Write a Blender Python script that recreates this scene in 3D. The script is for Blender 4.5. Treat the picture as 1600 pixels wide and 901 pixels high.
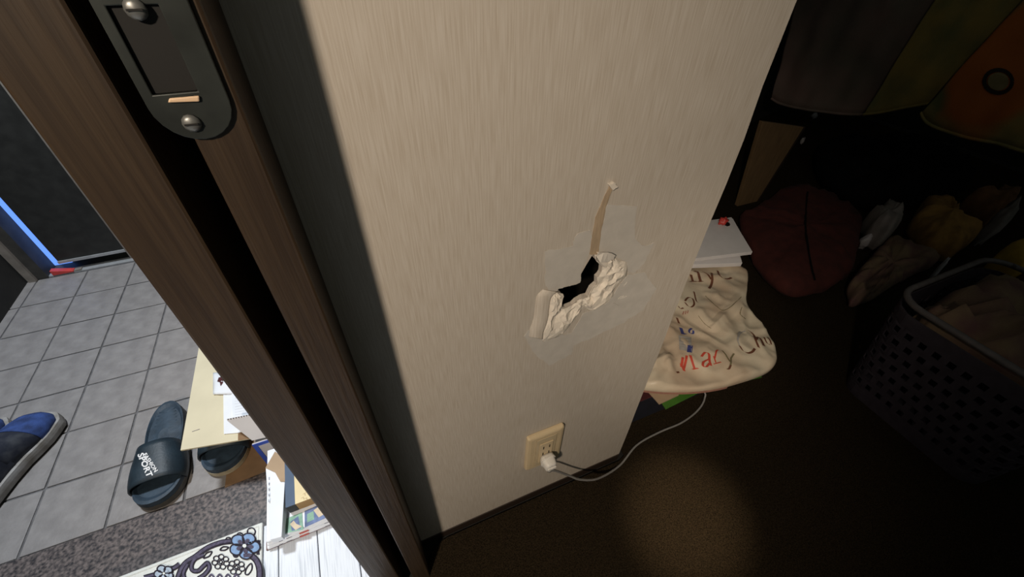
import bpy, bmesh, math, random
from mathutils import Vector, Matrix, noise
from mathutils.bvhtree import BVHTree
random.seed(7)
for o in list(bpy.data.objects): bpy.data.objects.remove(o)
S = bpy.context.scene
COL = S.collection

# ------------------------------------------------------------------ camera
PITCH, YAW, ROLL, FPX = -0.7268, 0.4195, 0.0237, 645.96
CAM = Vector((0, -0.325, 0.93))
_cy, _sy, _cp, _sp = math.cos(YAW), math.sin(YAW), math.cos(PITCH), math.sin(PITCH)
FWD = Vector((_sy*_cp, _cy*_cp, _sp)); _r0 = Vector((_cy, -_sy, 0)); _u0 = _r0.cross(FWD)
RIGHT = math.cos(ROLL)*_r0 + math.sin(ROLL)*_u0
UP = -math.sin(ROLL)*_r0 + math.cos(ROLL)*_u0
cam_data = bpy.data.cameras.new('camera'); cam = bpy.data.objects.new('camera', cam_data)
COL.objects.link(cam); S.camera = cam
cam_data.sensor_width = 36; cam_data.lens = FPX/1600*36; cam_data.clip_start = 0.01
M3 = Matrix((RIGHT, UP, -FWD)).transposed()
cam.matrix_world = Matrix.Translation(CAM) @ M3.to_4x4()

# ------------------------------------------------------------------ view, world, lights
S.view_settings.view_transform = 'Standard'; S.view_settings.look = 'None'
S.view_settings.exposure = 0; S.view_settings.gamma = 1; S.view_settings.use_curve_mapping = False
w = bpy.data.worlds.new('world'); S.world = w; w.use_nodes = True
bg = w.node_tree.nodes['Background']
bg.inputs[0].default_value = (0.92, 1.0, 0.90, 1); bg.inputs[1].default_value = 0.052

LAMP = Vector((-0.758, -1.0, 1.55))
def spot(name, loc, target, energy, angle, blend, radius, color):
    l = bpy.data.lights.new(name, 'SPOT'); o = bpy.data.objects.new(name, l); COL.objects.link(o)
    l.energy = energy; l.spot_size = math.radians(angle); l.spot_blend = blend
    l.shadow_soft_size = radius; l.color = color
    o.location = loc
    o.rotation_euler = (Vector(target)-Vector(loc)).to_track_quat('-Z', 'Y').to_euler()
    return o
WARM = (1.0, 0.85, 0.68)
spot('wall_lamp_light', LAMP, (-0.10, 0, 0.60), 80, 62, 0.85, 0.05, WARM)
spot('bag_fill_spot', (-0.36, -0.92, 1.5), (0.72, 0.15, 0.16), 26, 20, 1.0, 0.03, WARM)  # added spot without a real lamp, brightens the shopping bag
spot('newspaper_fill_spot', (-0.74, -0.92, 1.05), (-0.25, 0.06, 0.0), 15, 24, 1.0, 0.03, (0.82, 0.91, 1.0))  # added narrow spot that lifts the newspaper fronts and boards, no real fixture
spot('floor_patch_fill_spot', (-0.2, -0.7, 1.7), (0.49, -0.165, -0.02), 175, 9.5, 1.0, 0.02, (1.0, 0.80, 0.56))  # added narrow cone that makes the bright patch on the carpet
spot('laundry_fill_spot', (-0.2, -0.9, 1.9), (2.15, 0.62, 0.62), 5.0, 29, 1.0, 0.05, (1.0, 0.85, 0.6))  # added weak fill for the hanging cloths, no lamp of the room
al = bpy.data.lights.new('entrance_ceiling_light', 'AREA'); ao = bpy.data.objects.new('entrance_ceiling_light', al)
COL.objects.link(ao); al.shape = 'DISK'; al.size = 0.22; al.energy = 37; al.color = (0.88, 0.94, 1.0)
ao.location = (-0.66, 0.72, 2.05)

def ray(x, y): return FWD + RIGHT*((x-800)/FPX) - UP*((y-450.5)/FPX)
def P(x, y, z): d = ray(x, y); return CAM + d*((z-CAM.z)/d.z)
def W(x, y, Y=0.0): d = ray(x, y); return CAM + d*((Y-CAM.y)/d.y)
def WX(x, y, X): d = ray(x, y); return CAM + d*(X/d.x)

# ------------------------------------------------------------------ materials
MATS = {}
def mat(name, col, rough=0.7, var=0.12, scale=20, stretch=(1, 1, 1), bump=0.0, bscale=None, col2=None, metal=0.0, ramp=(0.35, 0.65), detail=4, spec=None, emit=None, estr=0):
    m = bpy.data.materials.new(name); m.use_nodes = True; nt = m.node_tree; b = nt.nodes['Principled BSDF']
    b.inputs['Roughness'].default_value = rough; b.inputs['Metallic'].default_value = metal
    if spec is not None: b.inputs['Specular IOR Level'].default_value = spec
    tc = nt.nodes.new('ShaderNodeTexCoord'); mp = nt.nodes.new('ShaderNodeMapping')
    mp.inputs['Scale'].default_value = stretch; nt.links.new(tc.outputs['Object'], mp.inputs[0])
    n = nt.nodes.new('ShaderNodeTexNoise'); n.inputs['Scale'].default_value = scale; n.inputs['Detail'].default_value = detail
    nt.links.new(mp.outputs[0], n.inputs['Vector'])
    r = nt.nodes.new('ShaderNodeValToRGB'); r.color_ramp.elements[0].position = ramp[0]; r.color_ramp.elements[1].position = ramp[1]
    c2 = col2 if col2 else tuple(c*(1+var) for c in col)
    c1 = col if col2 else tuple(c*(1-var) for c in col)
    r.color_ramp.elements[0].color = (*c1, 1); r.color_ramp.elements[1].color = (*c2, 1)
    nt.links.new(n.outputs[0], r.inputs[0]); nt.links.new(r.outputs[0], b.inputs['Base Color'])
    if bump:
        n2 = nt.nodes.new('ShaderNodeTexNoise'); n2.inputs['Scale'].default_value = bscale or scale; n2.inputs['Detail'].default_value = 5
        nt.links.new(mp.outputs[0], n2.inputs['Vector'])
        bp = nt.nodes.new('ShaderNodeBump'); bp.inputs['Strength'].default_value = bump; bp.inputs['Distance'].default_value = 0.002
        nt.links.new(n2.outputs[0], bp.inputs['Height']); nt.links.new(bp.outputs[0], b.inputs['Normal'])
    if emit:
        b.inputs['Emission Color'].default_value = (*emit, 1); b.inputs['Emission Strength'].default_value = estr
    MATS[name] = m
    return m
mat('veneer', (0.445, 0.382, 0.312), 0.6, scale=6, stretch=(130, 130, 4.5), col2=(0.545, 0.49, 0.425), ramp=(0.30, 0.62), bump=0.06, detail=9)
mat('putty', (0.515, 0.478, 0.43), 0.8, 0.05, 60, bump=0.15)
mat('plaster', (0.70, 0.63, 0.54), 0.85, 0.06, 120, bump=0.12, bscale=300)
mat('scar', (0.40, 0.30, 0.20), 0.8, 0.1, 60, stretch=(8, 8, 1))
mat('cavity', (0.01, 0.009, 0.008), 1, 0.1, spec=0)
mat('jamb_wood', (0.027, 0.0145, 0.0062), 0.5, scale=9, stretch=(40, 40, 1.3), col2=(0.043, 0.025, 0.0115), bump=0.2)
mat('base_wood', (0.022, 0.012, 0.007), 0.6, 0.25, 14, stretch=(1, 30, 30))
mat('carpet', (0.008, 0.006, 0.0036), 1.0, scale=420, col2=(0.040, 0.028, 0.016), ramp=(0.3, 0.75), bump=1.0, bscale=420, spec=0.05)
mat('dark_floor', (0.012, 0.010, 0.008), 0.9, 0.3, 30)
mat('dark_wall', (0.02, 0.019, 0.017), 0.9, 0.2, 20)
mat('tile', (0.25, 0.235, 0.23), 0.5, scale=26, col2=(0.32, 0.302, 0.295), bump=0.5, bscale=120)
mat('grout', (0.14, 0.137, 0.14), 0.9, 0.2, 60)
mat('granite', (0.028, 0.026, 0.030), 0.42, scale=150, col2=(0.20, 0.165, 0.155), ramp=(0.36, 0.66), detail=6, bump=0.1)
mat('white_plank', (0.50, 0.54, 0.60), 0.5, scale=10, stretch=(40, 1.2, 40), col2=(0.72, 0.76, 0.82), ramp=(0.3, 0.5), bump=0.2)
mat('steel', (0.030, 0.034, 0.031), 0.45, 0.4, 30, metal=0.3)
mat('lip_highlight', (0.75, 0.52, 0.33), 0.5, 0.1, 30)  # pale tan puts the highlight of the latch lip into its colour
mat('screw_steel', (0.22, 0.22, 0.21), 0.4, 0.1, 80, metal=0.6)
mat('ivory', (0.60, 0.475, 0.30), 0.45, 0.03, 40)
mat('ivory_dark', (0.53, 0.43, 0.28), 0.45, 0.03, 40)
mat('slot_black', (0.008, 0.007, 0.006), 0.8, 0.1)
mat('plug_white', (0.72, 0.69, 0.64), 0.4, 0.03, 40)
mat('cord_white', (0.24, 0.23, 0.22), 0.5, 0.05, 40)
mat('door_black', (0.022, 0.022, 0.020), 0.6, 0.25, 30)
mat('frame_grey', (0.05, 0.047, 0.042), 0.6, 0.2, 30)
mat('frame_edge', (0.24, 0.21, 0.18), 0.6, 0.15, 30)
mat('threshold', (0.48, 0.49, 0.50), 0.35, 0.1, 40, metal=0.3)
mat('red_plastic', (0.62, 0.06, 0.05), 0.45, 0.15, 40)
mat('daylight', (0.1, 0.2, 0.5), 0.5, 0.05, 3, emit=(0.14, 0.32, 1.0), estr=1.05)
mat('blue_canvas', (0.028, 0.062, 0.21), 0.85, 0.35, 45, bump=0.5, bscale=500)
mat('navy_canvas', (0.012, 0.016, 0.030), 0.8, scale=38, col2=(0.06, 0.065, 0.075), ramp=(0.45, 0.8), bump=0.4)
mat('sole_rubber', (0.22, 0.20, 0.17), 0.8, scale=30, col2=(0.42, 0.41, 0.40), bump=0.3)
mat('outsole', (0.02, 0.018, 0.015), 0.8, 0.2, 40)
mat('slide_rubber', (0.018, 0.032, 0.045), 0.5, 0.25, 30, bump=0.2, bscale=200)
mat('footbed', (0.03, 0.052, 0.078), 0.6, 0.25, 40, bump=0.3, bscale=160)
mat('slide_side', (0.085, 0.08, 0.07), 0.6, 0.15, 60)
mat('slide_rim', (0.42, 0.37, 0.26), 0.6, 0.15, 60)
mat('print_white', (0.85, 0.85, 0.86), 0.6, 0.03, 40)
mat('cream_card', (0.66, 0.60, 0.43), 0.75, 0.04, 12)
mat('brown_card', (0.24, 0.145, 0.075), 0.85, 0.1, 30)
mat('tan_card', (0.40, 0.29, 0.19), 0.85, 0.06, 30)
mat('grey_card', (0.52, 0.50, 0.50), 0.75, 0.03, 20)
mat('blue_print', (0.035, 0.08, 0.42), 0.6, 0.06, 30)
mat('white_card', (0.76, 0.80, 0.86), 0.6, 0.03, 20)
mat('paper', (0.80, 0.83, 0.88), 0.7, 0.03, 30)
mat('paper_edge', (0.58, 0.56, 0.55), 0.8, 0.15, 40, stretch=(1, 1, 20))
mat('ink', (0.20, 0.20, 0.24), 0.8, 0.1, 30)
mat('ink_pale', (0.45, 0.46, 0.52), 0.8, 0.1, 30)
mat('print_green', (0.24, 0.42, 0.32), 0.7, 0.2, 60)
mat('print_blue', (0.13, 0.18, 0.33), 0.7, 0.3, 60)
mat('print_beige', (0.62, 0.52, 0.38), 0.7, 0.1, 60)
mat('print_red', (0.52, 0.10, 0.08), 0.7, 0.1, 60)
mat('red_board', (0.10, 0.03, 0.022), 0.5, 0.2, 30)
mat('slate', (0.06, 0.10, 0.17), 0.6, 0.06, 30)
mat('box_cream', (0.74, 0.62, 0.36), 0.6, 0.04, 30)
mat('box_shade_and_ink', (0.36, 0.22, 0.09), 0.7, 0.06, 30)
mat('box_dark', (0.03, 0.03, 0.032), 0.6, 0.06, 30)
mat('mat_cream', (0.74, 0.76, 0.73), 0.95, 0.04, 60, bump=0.6, bscale=500)
mat('yarn_dark', (0.022, 0.018, 0.030), 0.95, 0.3, 200)
mat('yarn_purple', (0.085, 0.075, 0.12), 0.95, 0.25, 200)
mat('yarn_blue', (0.22, 0.34, 0.55), 0.95, 0.12, 200)
mat('yarn_pale', (0.42, 0.50, 0.60), 0.95, 0.12, 200)
mat('bag_paper', (0.56, 0.43, 0.31), 0.4, scale=9, col2=(0.68, 0.60, 0.46), bump=0.6, bscale=40)
mat('bag_brown', (0.15, 0.055, 0.028), 0.6, 0.1, 60)
mat('bag_red', (0.55, 0.07, 0.04), 0.6, 0.1, 60)
mat('bag_blue', (0.05, 0.06, 0.22), 0.6, 0.1, 60)
mat('bag_grey', (0.40, 0.37, 0.34), 0.6, 0.1, 60)
mat('bag_olive', (0.20, 0.17, 0.09), 0.6, 0.1, 60)
mat('pink_edge', (0.40, 0.20, 0.15), 0.6, 0.1, 60)
mat('folder_green', (0.055, 0.16, 0.02), 0.5, 0.1, 40)
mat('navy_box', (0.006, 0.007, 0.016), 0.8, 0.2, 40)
mat('maroon', (0.06, 0.010, 0.012), 0.7, 0.2, 40)
mat('carton_white', (0.72, 0.70, 0.71), 0.6, 0.03, 30)
mat('wood_board', (0.16, 0.10, 0.047), 0.7, 0.15, 12, stretch=(10, 10, 1))
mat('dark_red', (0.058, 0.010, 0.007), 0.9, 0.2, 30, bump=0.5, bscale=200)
mat('grey_cloth', (0.16, 0.15, 0.14), 0.95, scale=18, col2=(0.24, 0.21, 0.20), bump=0.4, bscale=300)
mat('ochre_cloth', (0.28, 0.15, 0.035), 0.95, 0.2, 30, bump=0.4, bscale=300)
mat('beige_cloth', (0.20, 0.14, 0.08), 0.95, scale=14, col2=(0.13, 0.065, 0.06), bump=0.4, bscale=300)
mat('yellow_cloth', (0.42, 0.26, 0.03), 0.95, 0.2, 30)
mat('brown_cloth', (0.16, 0.075, 0.03), 0.95, 0.25, 30)
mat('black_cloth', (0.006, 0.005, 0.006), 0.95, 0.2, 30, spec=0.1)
mat('pale_plastic', (0.42, 0.40, 0.42), 0.5, 0.1, 40)
mat('pink_plastic', (0.24, 0.08, 0.09), 0.5, 0.2, 40)
mat('basket_plastic', (0.036, 0.030, 0.040), 0.5, 0.15, 60)
mat('basket_rim', (0.10, 0.09, 0.09), 0.5, 0.15, 60)
mat('quilt_grey', (0.17, 0.145, 0.12), 0.95, scale=5.5, col2=(0.25, 0.17, 0.15), bump=0.5, bscale=220)
mat('quilt_yellow', (0.34, 0.25, 0.07), 0.95, scale=7, col2=(0.16, 0.17, 0.07), bump=0.5, bscale=220)
mat('ring_dark', (0.01, 0.008, 0.006), 0.8, 0.1)
mat('olive', (0.20, 0.17, 0.08), 0.8, 0.1, 40)
mat('rail', (0.06, 0.06, 0.06), 0.4, 0.1, 30, metal=0.5)
# floral cloth: print of orange bloom on a yellow and green ground
def floral():
    m = mat('quilt_orange', (0.32, 0.22, 0.07), 0.95, scale=8, col2=(0.14, 0.15, 0.06), bump=0.5, bscale=220)
    nt = m.node_tree; b = nt.nodes['Principled BSDF']
    ramp = [n for n in nt.nodes if n.type == 'VALTORGB'][0]
    tc = [n for n in nt.nodes if n.type == 'TEX_COORD'][0]
    n = nt.nodes.new('ShaderNodeTexNoise'); n.inputs['Scale'].default_value = 6
    nt.links.new(tc.outputs['Object'], n.inputs['Vector'])
    mixv = nt.nodes.new('ShaderNodeMixRGB'); mixv.inputs[0].default_value = 0.12
    nt.links.new(tc.outputs['Object'], mixv.inputs[1]); nt.links.new(n.outputs['Color'], mixv.inputs[2])
    mp = nt.nodes.new('ShaderNodeMapping'); mp.vector_type = 'TEXTURE'
    hp = [WX(x, y, 2.13) for x, y in ((1438, 178), (1450, 195), (1500, 214), (1560, 226), (1620, 244), (1720, 262))]; oc_ = WX(1572, 118, 2.13)
    mp.inputs['Location'].default_value = (0.06, oc_.y-sum(p.y for p in hp)/6+0.06, oc_.z-min(p.z for p in hp)+0.06); mp.inputs['Scale'].default_value = (0.5, 0.15, 0.26)
    nt.links.new(mixv.outputs[0], mp.inputs[0])
    g = nt.nodes.new('ShaderNodeTexGradient'); g.gradient_type = 'SPHERICAL'; nt.links.new(mp.outputs[0], g.inputs[0])
    r = nt.nodes.new('ShaderNodeValToRGB'); r.color_ramp.elements[0].position = 0.1; r.color_ramp.elements[1].position = 0.35
    nt.links.new(g.outputs[0], r.inputs[0])
    mx = nt.nodes.new('ShaderNodeMixRGB'); nt.links.new(r.outputs[0], mx.inputs[0]); nt.links.new(ramp.outputs[0], mx.inputs[1])
    mx.inputs[2].default_value = (0.42, 0.12, 0.02, 1); nt.links.new(mx.outputs[0], b.inputs['Base Color'])
floral()

# ------------------------------------------------------------------ mesh helpers
class MB:
    def __init__(s): s.v = []; s.f = []
    def add(s, vs, fs):
        n = len(s.v); s.v += [Vector(v) for v in vs]; s.f += [tuple(i+n for i in f) for f in fs]; return s
    def box(s, x0, x1, y0, y1, z0, z1):
        return s.add([(x, y, z) for z in (z0, z1) for y in (y0, y1) for x in (x0, x1)],
                     [(0, 2, 3, 1), (4, 5, 7, 6), (0, 1, 5, 4), (2, 6, 7, 3), (0, 4, 6, 2), (1, 3, 7, 5)])
    def prism(s, pts, d):            # planar polygon extruded by vector d
        n = len(pts); d = Vector(d); pts = [Vector(p) for p in pts]
        return s.add(pts+[p+d for p in pts], [tuple(range(n))[::-1], tuple(range(n, 2*n))]+[(i, (i+1) % n, n+(i+1) % n, n+i) for i in range(n)])
    def tube(s, path, r, k=8, cap=True):
        path = [Vector(p) for p in path]; rings = []; prev = None
        for i, p in enumerate(path):
            t = (path[min(i+1, len(path)-1)]-path[max(i-1, 0)]).normalized()
            a = prev if prev else (Vector((0, 0, 1)) if abs(t.z) < 0.9 else Vector((1, 0, 0)))
            u = (a - t*a.dot(t)).normalized(); prev = u; v = t.cross(u)
            rr = r[i] if isinstance(r, (list, tuple)) else r
            rings.append([p+rr*(math.cos(2*math.pi*j/k)*u+math.sin(2*math.pi*j/k)*v) for j in range(k)])
        return s.loft(rings, cap)
    def loft(s, rings, cap=True, closed=True):
        n = len(rings[0]); vs = [q for r in rings for q in r]; fs = []
        for i in range(len(rings)-1):
            for j in range(n if closed else n-1):
                fs.append((i*n+j, i*n+(j+1) % n, (i+1)*n+(j+1) % n, (i+1)*n+j))
        if cap and closed:
            fs.append(tuple(range(n))[::-1]); m = (len(rings)-1)*n; fs.append(tuple(range(m, m+n)))
        return s.add(vs, fs)
    def grid(s, fn, nu, nv):
        vs = [fn(i/nu, j/nv) for j in range(nv+1) for i in range(nu+1)]
        fs = [(j*(nu+1)+i, j*(nu+1)+i+1, (j+1)*(nu+1)+i+1, (j+1)*(nu+1)+i) for j in range(nv) for i in range(nu)]
        return s.add(vs, fs)
    def bm(s):
        b = bmesh.new(); vs = [b.verts.new(v) for v in s.v]
        for f in s.f:
            try: b.faces.new([vs[i] for i in f])
            except ValueError: pass
        bmesh.ops.recalc_face_normals(b, faces=b.faces[:]); return b
def obj(name, mb, m, parent=None, smooth=False, bevel=0, subsurf=0, solid=0, base=None, seg=2):
    b = mb.bm() if isinstance(mb, MB) else mb
    off = Vector(parent_loc(parent)) if parent else (Vector(base) if base is not None else Vector())
    for v in b.verts: v.co -= off
    me = bpy.data.meshes.new(name); 
    if smooth:
        for f in b.faces: f.smooth = True
    b.to_mesh(me); b.free(); me.materials.append(MATS[m])
    o = bpy.data.objects.new(name, me); COL.objects.link(o)
    if parent: o.parent = parent
    elif base is not None: o.location = base
    if solid:
        md = o.modifiers.new('solid', 'SOLIDIFY'); md.thickness = solid; md.offset = 0
    if bevel:
        md = o.modifiers.new('bevel', 'BEVEL'); md.width = bevel; md.segments = seg; md.limit_method = 'ANGLE'
    if subsurf:
        md = o.modifiers.new('sub', 'SUBSURF'); md.levels = subsurf; md.render_levels = subsurf
    return o
def parent_loc(o):
    l = Vector()
    while o: l += o.location; o = o.parent
    return l
def tag(o, label, cat, group=None, kind=None):
    o['label'] = label; o['category'] = cat
    if group: o['group'] = group
    if kind: o['kind'] = kind
    return o
def thing(name, label, cat, loc, group=None):
    o = bpy.data.objects.new(name, None); COL.objects.link(o); o.location = loc; o.empty_display_size = 0.05
    return tag(o, label, cat, group)
def struct(name, mb, m, **k):
    o = obj(name, mb, m, **k); o['kind'] = 'structure'; return o
def polyfill(pts, d, holes=()):     # planar polygon with holes, extruded
    b = bmesh.new(); es = []
    for loop in [pts, *holes]:
        vs = [b.verts.new(p) for p in loop]
        es += [b.edges.new((vs[i], vs[(i+1) % len(vs)])) for i in range(len(vs))]
    bmesh.ops.triangle_fill(b, edges=es, use_beauty=True, use_dissolve=False)
    if d:
        r = bmesh.ops.extrude_face_region(b, geom=b.faces[:])
        for v in [g for g in r['geom'] if isinstance(g, bmesh.types.BMVert)]: v.co += Vector(d)
    bmesh.ops.recalc_face_normals(b, faces=b.faces[:]); return b
def smoothcurve(pts, n=6, closed=False):
    out = []; L = len(pts); R = range(L if closed else L-1)
    for i in R:
        p0, p1, p2, p3 = (pts[(i-1) % L] if closed or i > 0 else pts[i]), pts[i], pts[(i+1) % L], (pts[(i+2) % L] if closed or i+2 < L else pts[(i+1) % L])
        for k in range(n):
            t = k/n
            out.append(tuple(0.5*((2*b)+(c-a)*t+(2*a-5*b+4*c-d)*t*t+(3*b-a-3*c+d)*t**3) for a, b, c, d in zip(p0, p1, p2, p3)))
    if not closed: out.append(tuple(pts[-1]))
    return out
def jag(pts, amp, n=5):
    out = []
    for i in range(len(pts)):
        a, b = Vector(pts[i]), Vector(pts[(i+1) % len(pts)])
        for k in range(n):
            p = a.lerp(b, k/n); out.append(p+Vector([random.uniform(-amp, amp) for _ in p]))
    return out
def nz(p, s, seed=0): return noise.noise(Vector(p)*s+Vector((seed*7.1, seed*3.3, seed*5.7)))
def surf_of(o):
    dg = bpy.context.evaluated_depsgraph_get(); e = o.evaluated_get(dg); me = e.to_mesh()
    l = parent_loc(o); t = BVHTree.FromPolygons([v.co+l for v in me.vertices], [p.vertices for p in me.polygons]); e.to_mesh_clear(); return t
def hit(tree, x, y, lift):
    p, n, i, d = tree.ray_cast(CAM, ray(x, y).normalized())
    if p is None: return None
    if n.dot(ray(x, y)) > 0: n = -n
    return p+n*lift
def ribbon2d(pts, nib=None, wd=None):   # pen stroke in 2D -> quads
    q = []; n = len(pts); L = []; Rr = []
    for i, p in enumerate(pts):
        p = Vector(p)
        if nib: nv = Vector(nib)
        else:
            t = (Vector(pts[min(i+1, n-1)])-Vector(pts[max(i-1, 0)])); t.normalize(); nv = Vector((-t.y, t.x))*wd
        L.append(p+nv); Rr.append(p-nv)
    return [(L[i], L[i+1], Rr[i+1], Rr[i]) for i in range(n-1)]
def decal(name, polys, tree, m, parent, lift=0.0012):
    mb = MB()
    for pl in polys:
        h = [hit(tree, p[0], p[1], lift) for p in pl]
        if all(q is not None for q in h) and max((a-h[0]).length for a in h) < 0.12:
            mb.add(h, [tuple(range(len(h)))])
    if mb.v: return obj(name, mb, m, parent)
def text2d(s):
    cu = bpy.data.curves.new('lettering', 'FONT'); cu.body = s; cu.resolution_u = 2; cu.offset = 0.03
    o = bpy.data.objects.new('lettering', cu); COL.objects.link(o)
    bpy.context.view_layer.update()
    me = bpy.data.meshes.new_from_object(o.evaluated_get(bpy.context.evaluated_depsgraph_get()))
    polys = [[me.vertices[i].co.xy.copy() for i in p.vertices] for p in me.polygons]
    bpy.data.objects.remove(o); bpy.data.curves.remove(cu); bpy.data.meshes.remove(me)
    return polys

# ================================================================== SETTING
FZ = -0.02
TZ = -0.10
struct('floor', MB().box(-0.1288, 3.4, -1.3, 1.9, FZ-0.03, FZ-0.0061), 'dark_floor')
# main wall with the hole -------------------------------------------------
PX = lambda x, y: (830+x/5.006, 370+y/5.006)
hole_z = [(497, 130), (500, 175), (530, 200), (550, 235), (545, 275), (530, 300), (512, 315), (510, 365), (470, 400), (440, 460), (400, 470), (350, 500), (320, 530), (265, 550), (225, 545), (235, 500), (245, 460), (235, 440), (195, 430), (215, 405), (290, 385), (350, 372), (385, 355), (390, 290), (430, 220), (470, 155)]
hole = [W(*PX(*p)) for p in hole_z]
XR = 0.430
edge_r = []
for i in range(40):
    z = 0.0+2.3*(i/40)
    edge_r.append(Vector((XR+0.0022*nz((0, 0, z), 9, 2)+0.001*nz((0, 0, z), 40), 0, z)))
ding = W(1141, 254); 
for p in edge_r:
    if abs(p.z-ding.z) < 0.04: p.x += 0.003
outline = [Vector((-0.046, 0, 0))]+[Vector((XR, 0, 0.0))]+edge_r[1:]+[Vector((XR, 0, 2.3)), Vector((-0.046, 0, 2.3))]
wall = struct('wall_back', polyfill(outline, (0, 0.006, 0), [hole]), 'veneer')
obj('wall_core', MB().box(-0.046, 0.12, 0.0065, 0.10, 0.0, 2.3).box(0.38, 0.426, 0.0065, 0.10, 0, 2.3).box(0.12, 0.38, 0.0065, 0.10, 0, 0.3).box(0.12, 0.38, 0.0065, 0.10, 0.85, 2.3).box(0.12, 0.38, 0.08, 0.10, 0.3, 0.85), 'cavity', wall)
# torn paper and plaster round the rim
inner = [(497, 130), (500, 175), (550, 235), (530, 300), (512, 315), (510, 365), (470, 400), (440, 460), (400, 470), (350, 500), (320, 530), (265, 550), (225, 545), (245, 460), (235, 440), (195, 430)]
outer = [(510, 112), (640, 140), (700, 190), (752, 205), (745, 310), (645, 400), (642, 465), (480, 575), (430, 560), (370, 600), (240, 760), (170, 795), (85, 810), (88, 690), (135, 500), (160, 445)]
ic = smoothcurve(inner, 8); oc = smoothcurve(outer, 8)
def torn(u, v):
    u = min(max(u+(random.uniform(-0.010, 0.010) if 0.01 < u < 0.99 else 0), 0), 1); v = v+(random.uniform(-0.035, 0.035) if 0.02 < v < 0.98 else 0)
    i = min(int(round(u*(len(ic)-1))), len(ic)-1)
    x = ic[i][0]*(1-v)+oc[i][0]*v; y = ic[i][1]*(1-v)+oc[i][1]*v
    jx = 7*nz((x, y, 0), 0.03, 1); jy = 7*nz((x, y, 0), 0.03, 2)
    p = W(*PX(x+jx, y+jy))
    wx_, wy_ = x+30*nz((x, y, 0), 0.012, 8), y+30*nz((x, y, 0), 0.012, 9)
    ridge = 1-abs(nz((wx_*0.8+wy_*0.55, (wy_*0.8-wx_*0.55)*0.45, 0), 0.0165, 3))*2.4
    fine = 1-abs(nz((wx_*0.9-wy_*0.3, wy_*0.5, 0), 0.034, 5))*2
    env = math.sin(math.pi*min(1, max(0, v*0.85+0.12)))**0.7
    h = env*(0.0056*ridge+0.0010*fine+0.0012+random.uniform(-0.0007, 0.0007))
    if v < 0.02: h = 0.002*abs(fine)
    if v > 0.99: h = -0.0005
    p.y -= h; return p
tb_ = MB().grid(torn, 46, 10).bm()
bmesh.ops.triangulate(tb_, faces=tb_.faces[:], quad_method='SHORT_EDGE')
obj('torn_plaster', tb_, 'plaster', wall, solid=0.0006)
fl = [PX(x, y) for x, y in [(505, 150), (530, 120), (600, 118), (655, 140), (640, 170), (590, 195), (540, 200), (505, 180)]]
obj('torn_flap', polyfill([W(x, y, -0.006-0.004*k/8) for k, (x, y) in enumerate(jag(fl, 0.5, 2))], (0, -0.001, 0)), 'putty', wall)
# lifted veneer lip left of the hole
lip = smoothcurve([(195, 430), (150, 480), (135, 560), (125, 650), (95, 740), (85, 800)], 6)
mb = MB()
for side, (dx, dp) in enumerate(((0, 0.007), (-16, 0.004), (-70, 0.001), (-100, 0.0003))): pass
rings = []
for (x, y) in lip:
    rings.append([W(*PX(x+dx, y-dy), Y=-dp) for dx, dy, dp in ((5, 0, -0.0005), (2, 0, 0.0030), (-10, 3, 0.0034), (-40, 8, 0.0022), (-105, 20, 0.0001))])
mb.loft(rings, cap=False, closed=False)
obj('lifted_veneer', mb, 'veneer', wall, smooth=True, solid=0.0006)
PZ = lambda x, y: (780+x/2.65, 260+y/2.65)
def patch(name, pts, m, t=0.00035, amp=1.3, z=PZ):
    q = jag([z(*p) for p in pts], amp, 6)
    return obj(name, polyfill([W(x, y, -0.0001) for x, y in q], (0, -t, 0)), m, wall)
patch('putty_patch', [(447, 155), (570, 165), (560, 300), (600, 330), (640, 315), (600, 400), (560, 440), (532, 440), (528, 395), (470, 365), (405, 350), (420, 280)], 'putty')
patch('putty_patch', [(190, 350), (300, 330), (320, 280), (375, 262), (385, 300), (370, 370), (340, 420), (335, 480), (245, 505), (215, 540), (190, 480)], 'putty')
patch('putty_patch', [(100, 700), (150, 660), (180, 725), (235, 700), (300, 690), (350, 610), (450, 560), (530, 450), (600, 440), (650, 505), (600, 590), (500, 655), (310, 740), (300, 775), (210, 825), (160, 790)], 'putty')
patch('brown_scar', [(455, 82), (471, 84), (440, 165), (420, 270), (408, 365), (372, 362), (398, 210), (430, 135)], 'scar', 0.0008, 0.4)
patch('torn_nub', [(447, 70), (472, 62), (482, 80), (462, 92)], 'plaster', 0.004, 0.4)
for k in range(7, 14):      # short drag marks of the filling knife
    x0 = random.uniform(620, 800); y0 = random.uniform(200, 560)
    if k < 7: x0, y0 = random.uniform(230, 350), random.uniform(240, 420)
    a, L = random.uniform(-0.5, 0.9), random.uniform(18, 50)
    q = [(x0, y0), (x0+L*math.cos(a), y0-L*math.sin(a)), (x0+L*math.cos(a)+3, y0-L*math.sin(a)+5), (x0+2, y0+7)] if k >= 7 else [(x0, y0), (x0+L*.35, y0-L), (x0+L*.35+4, y0-L+2), (x0+6, y0+4)]
    obj('filler_smear', polyfill([W(*PX(*p), Y=-0.0004) for p in q], (0, -0.0007, 0)), 'putty', wall)
struct('baseboard_back', MB().box(-0.046, XR, -0.002, 0.10, FZ-0.006, -0.0005), 'base_wood', bevel=0.002)
# dividing walls and outer walls
struct('wall_left', MB().box(-0.046, 0.02, 0.1005, 1.9, -0.2, 2.3), 'dark_wall')
struct('wall_right', MB().box(3.4, 3.45, -1.3, 1.9, FZ-0.03, 2.3), 'dark_wall')
struct('wall_far', MB().box(0.021, 3.45, 1.901, 1.95, FZ-0.03, 2.3), 'dark_wall')
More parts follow.
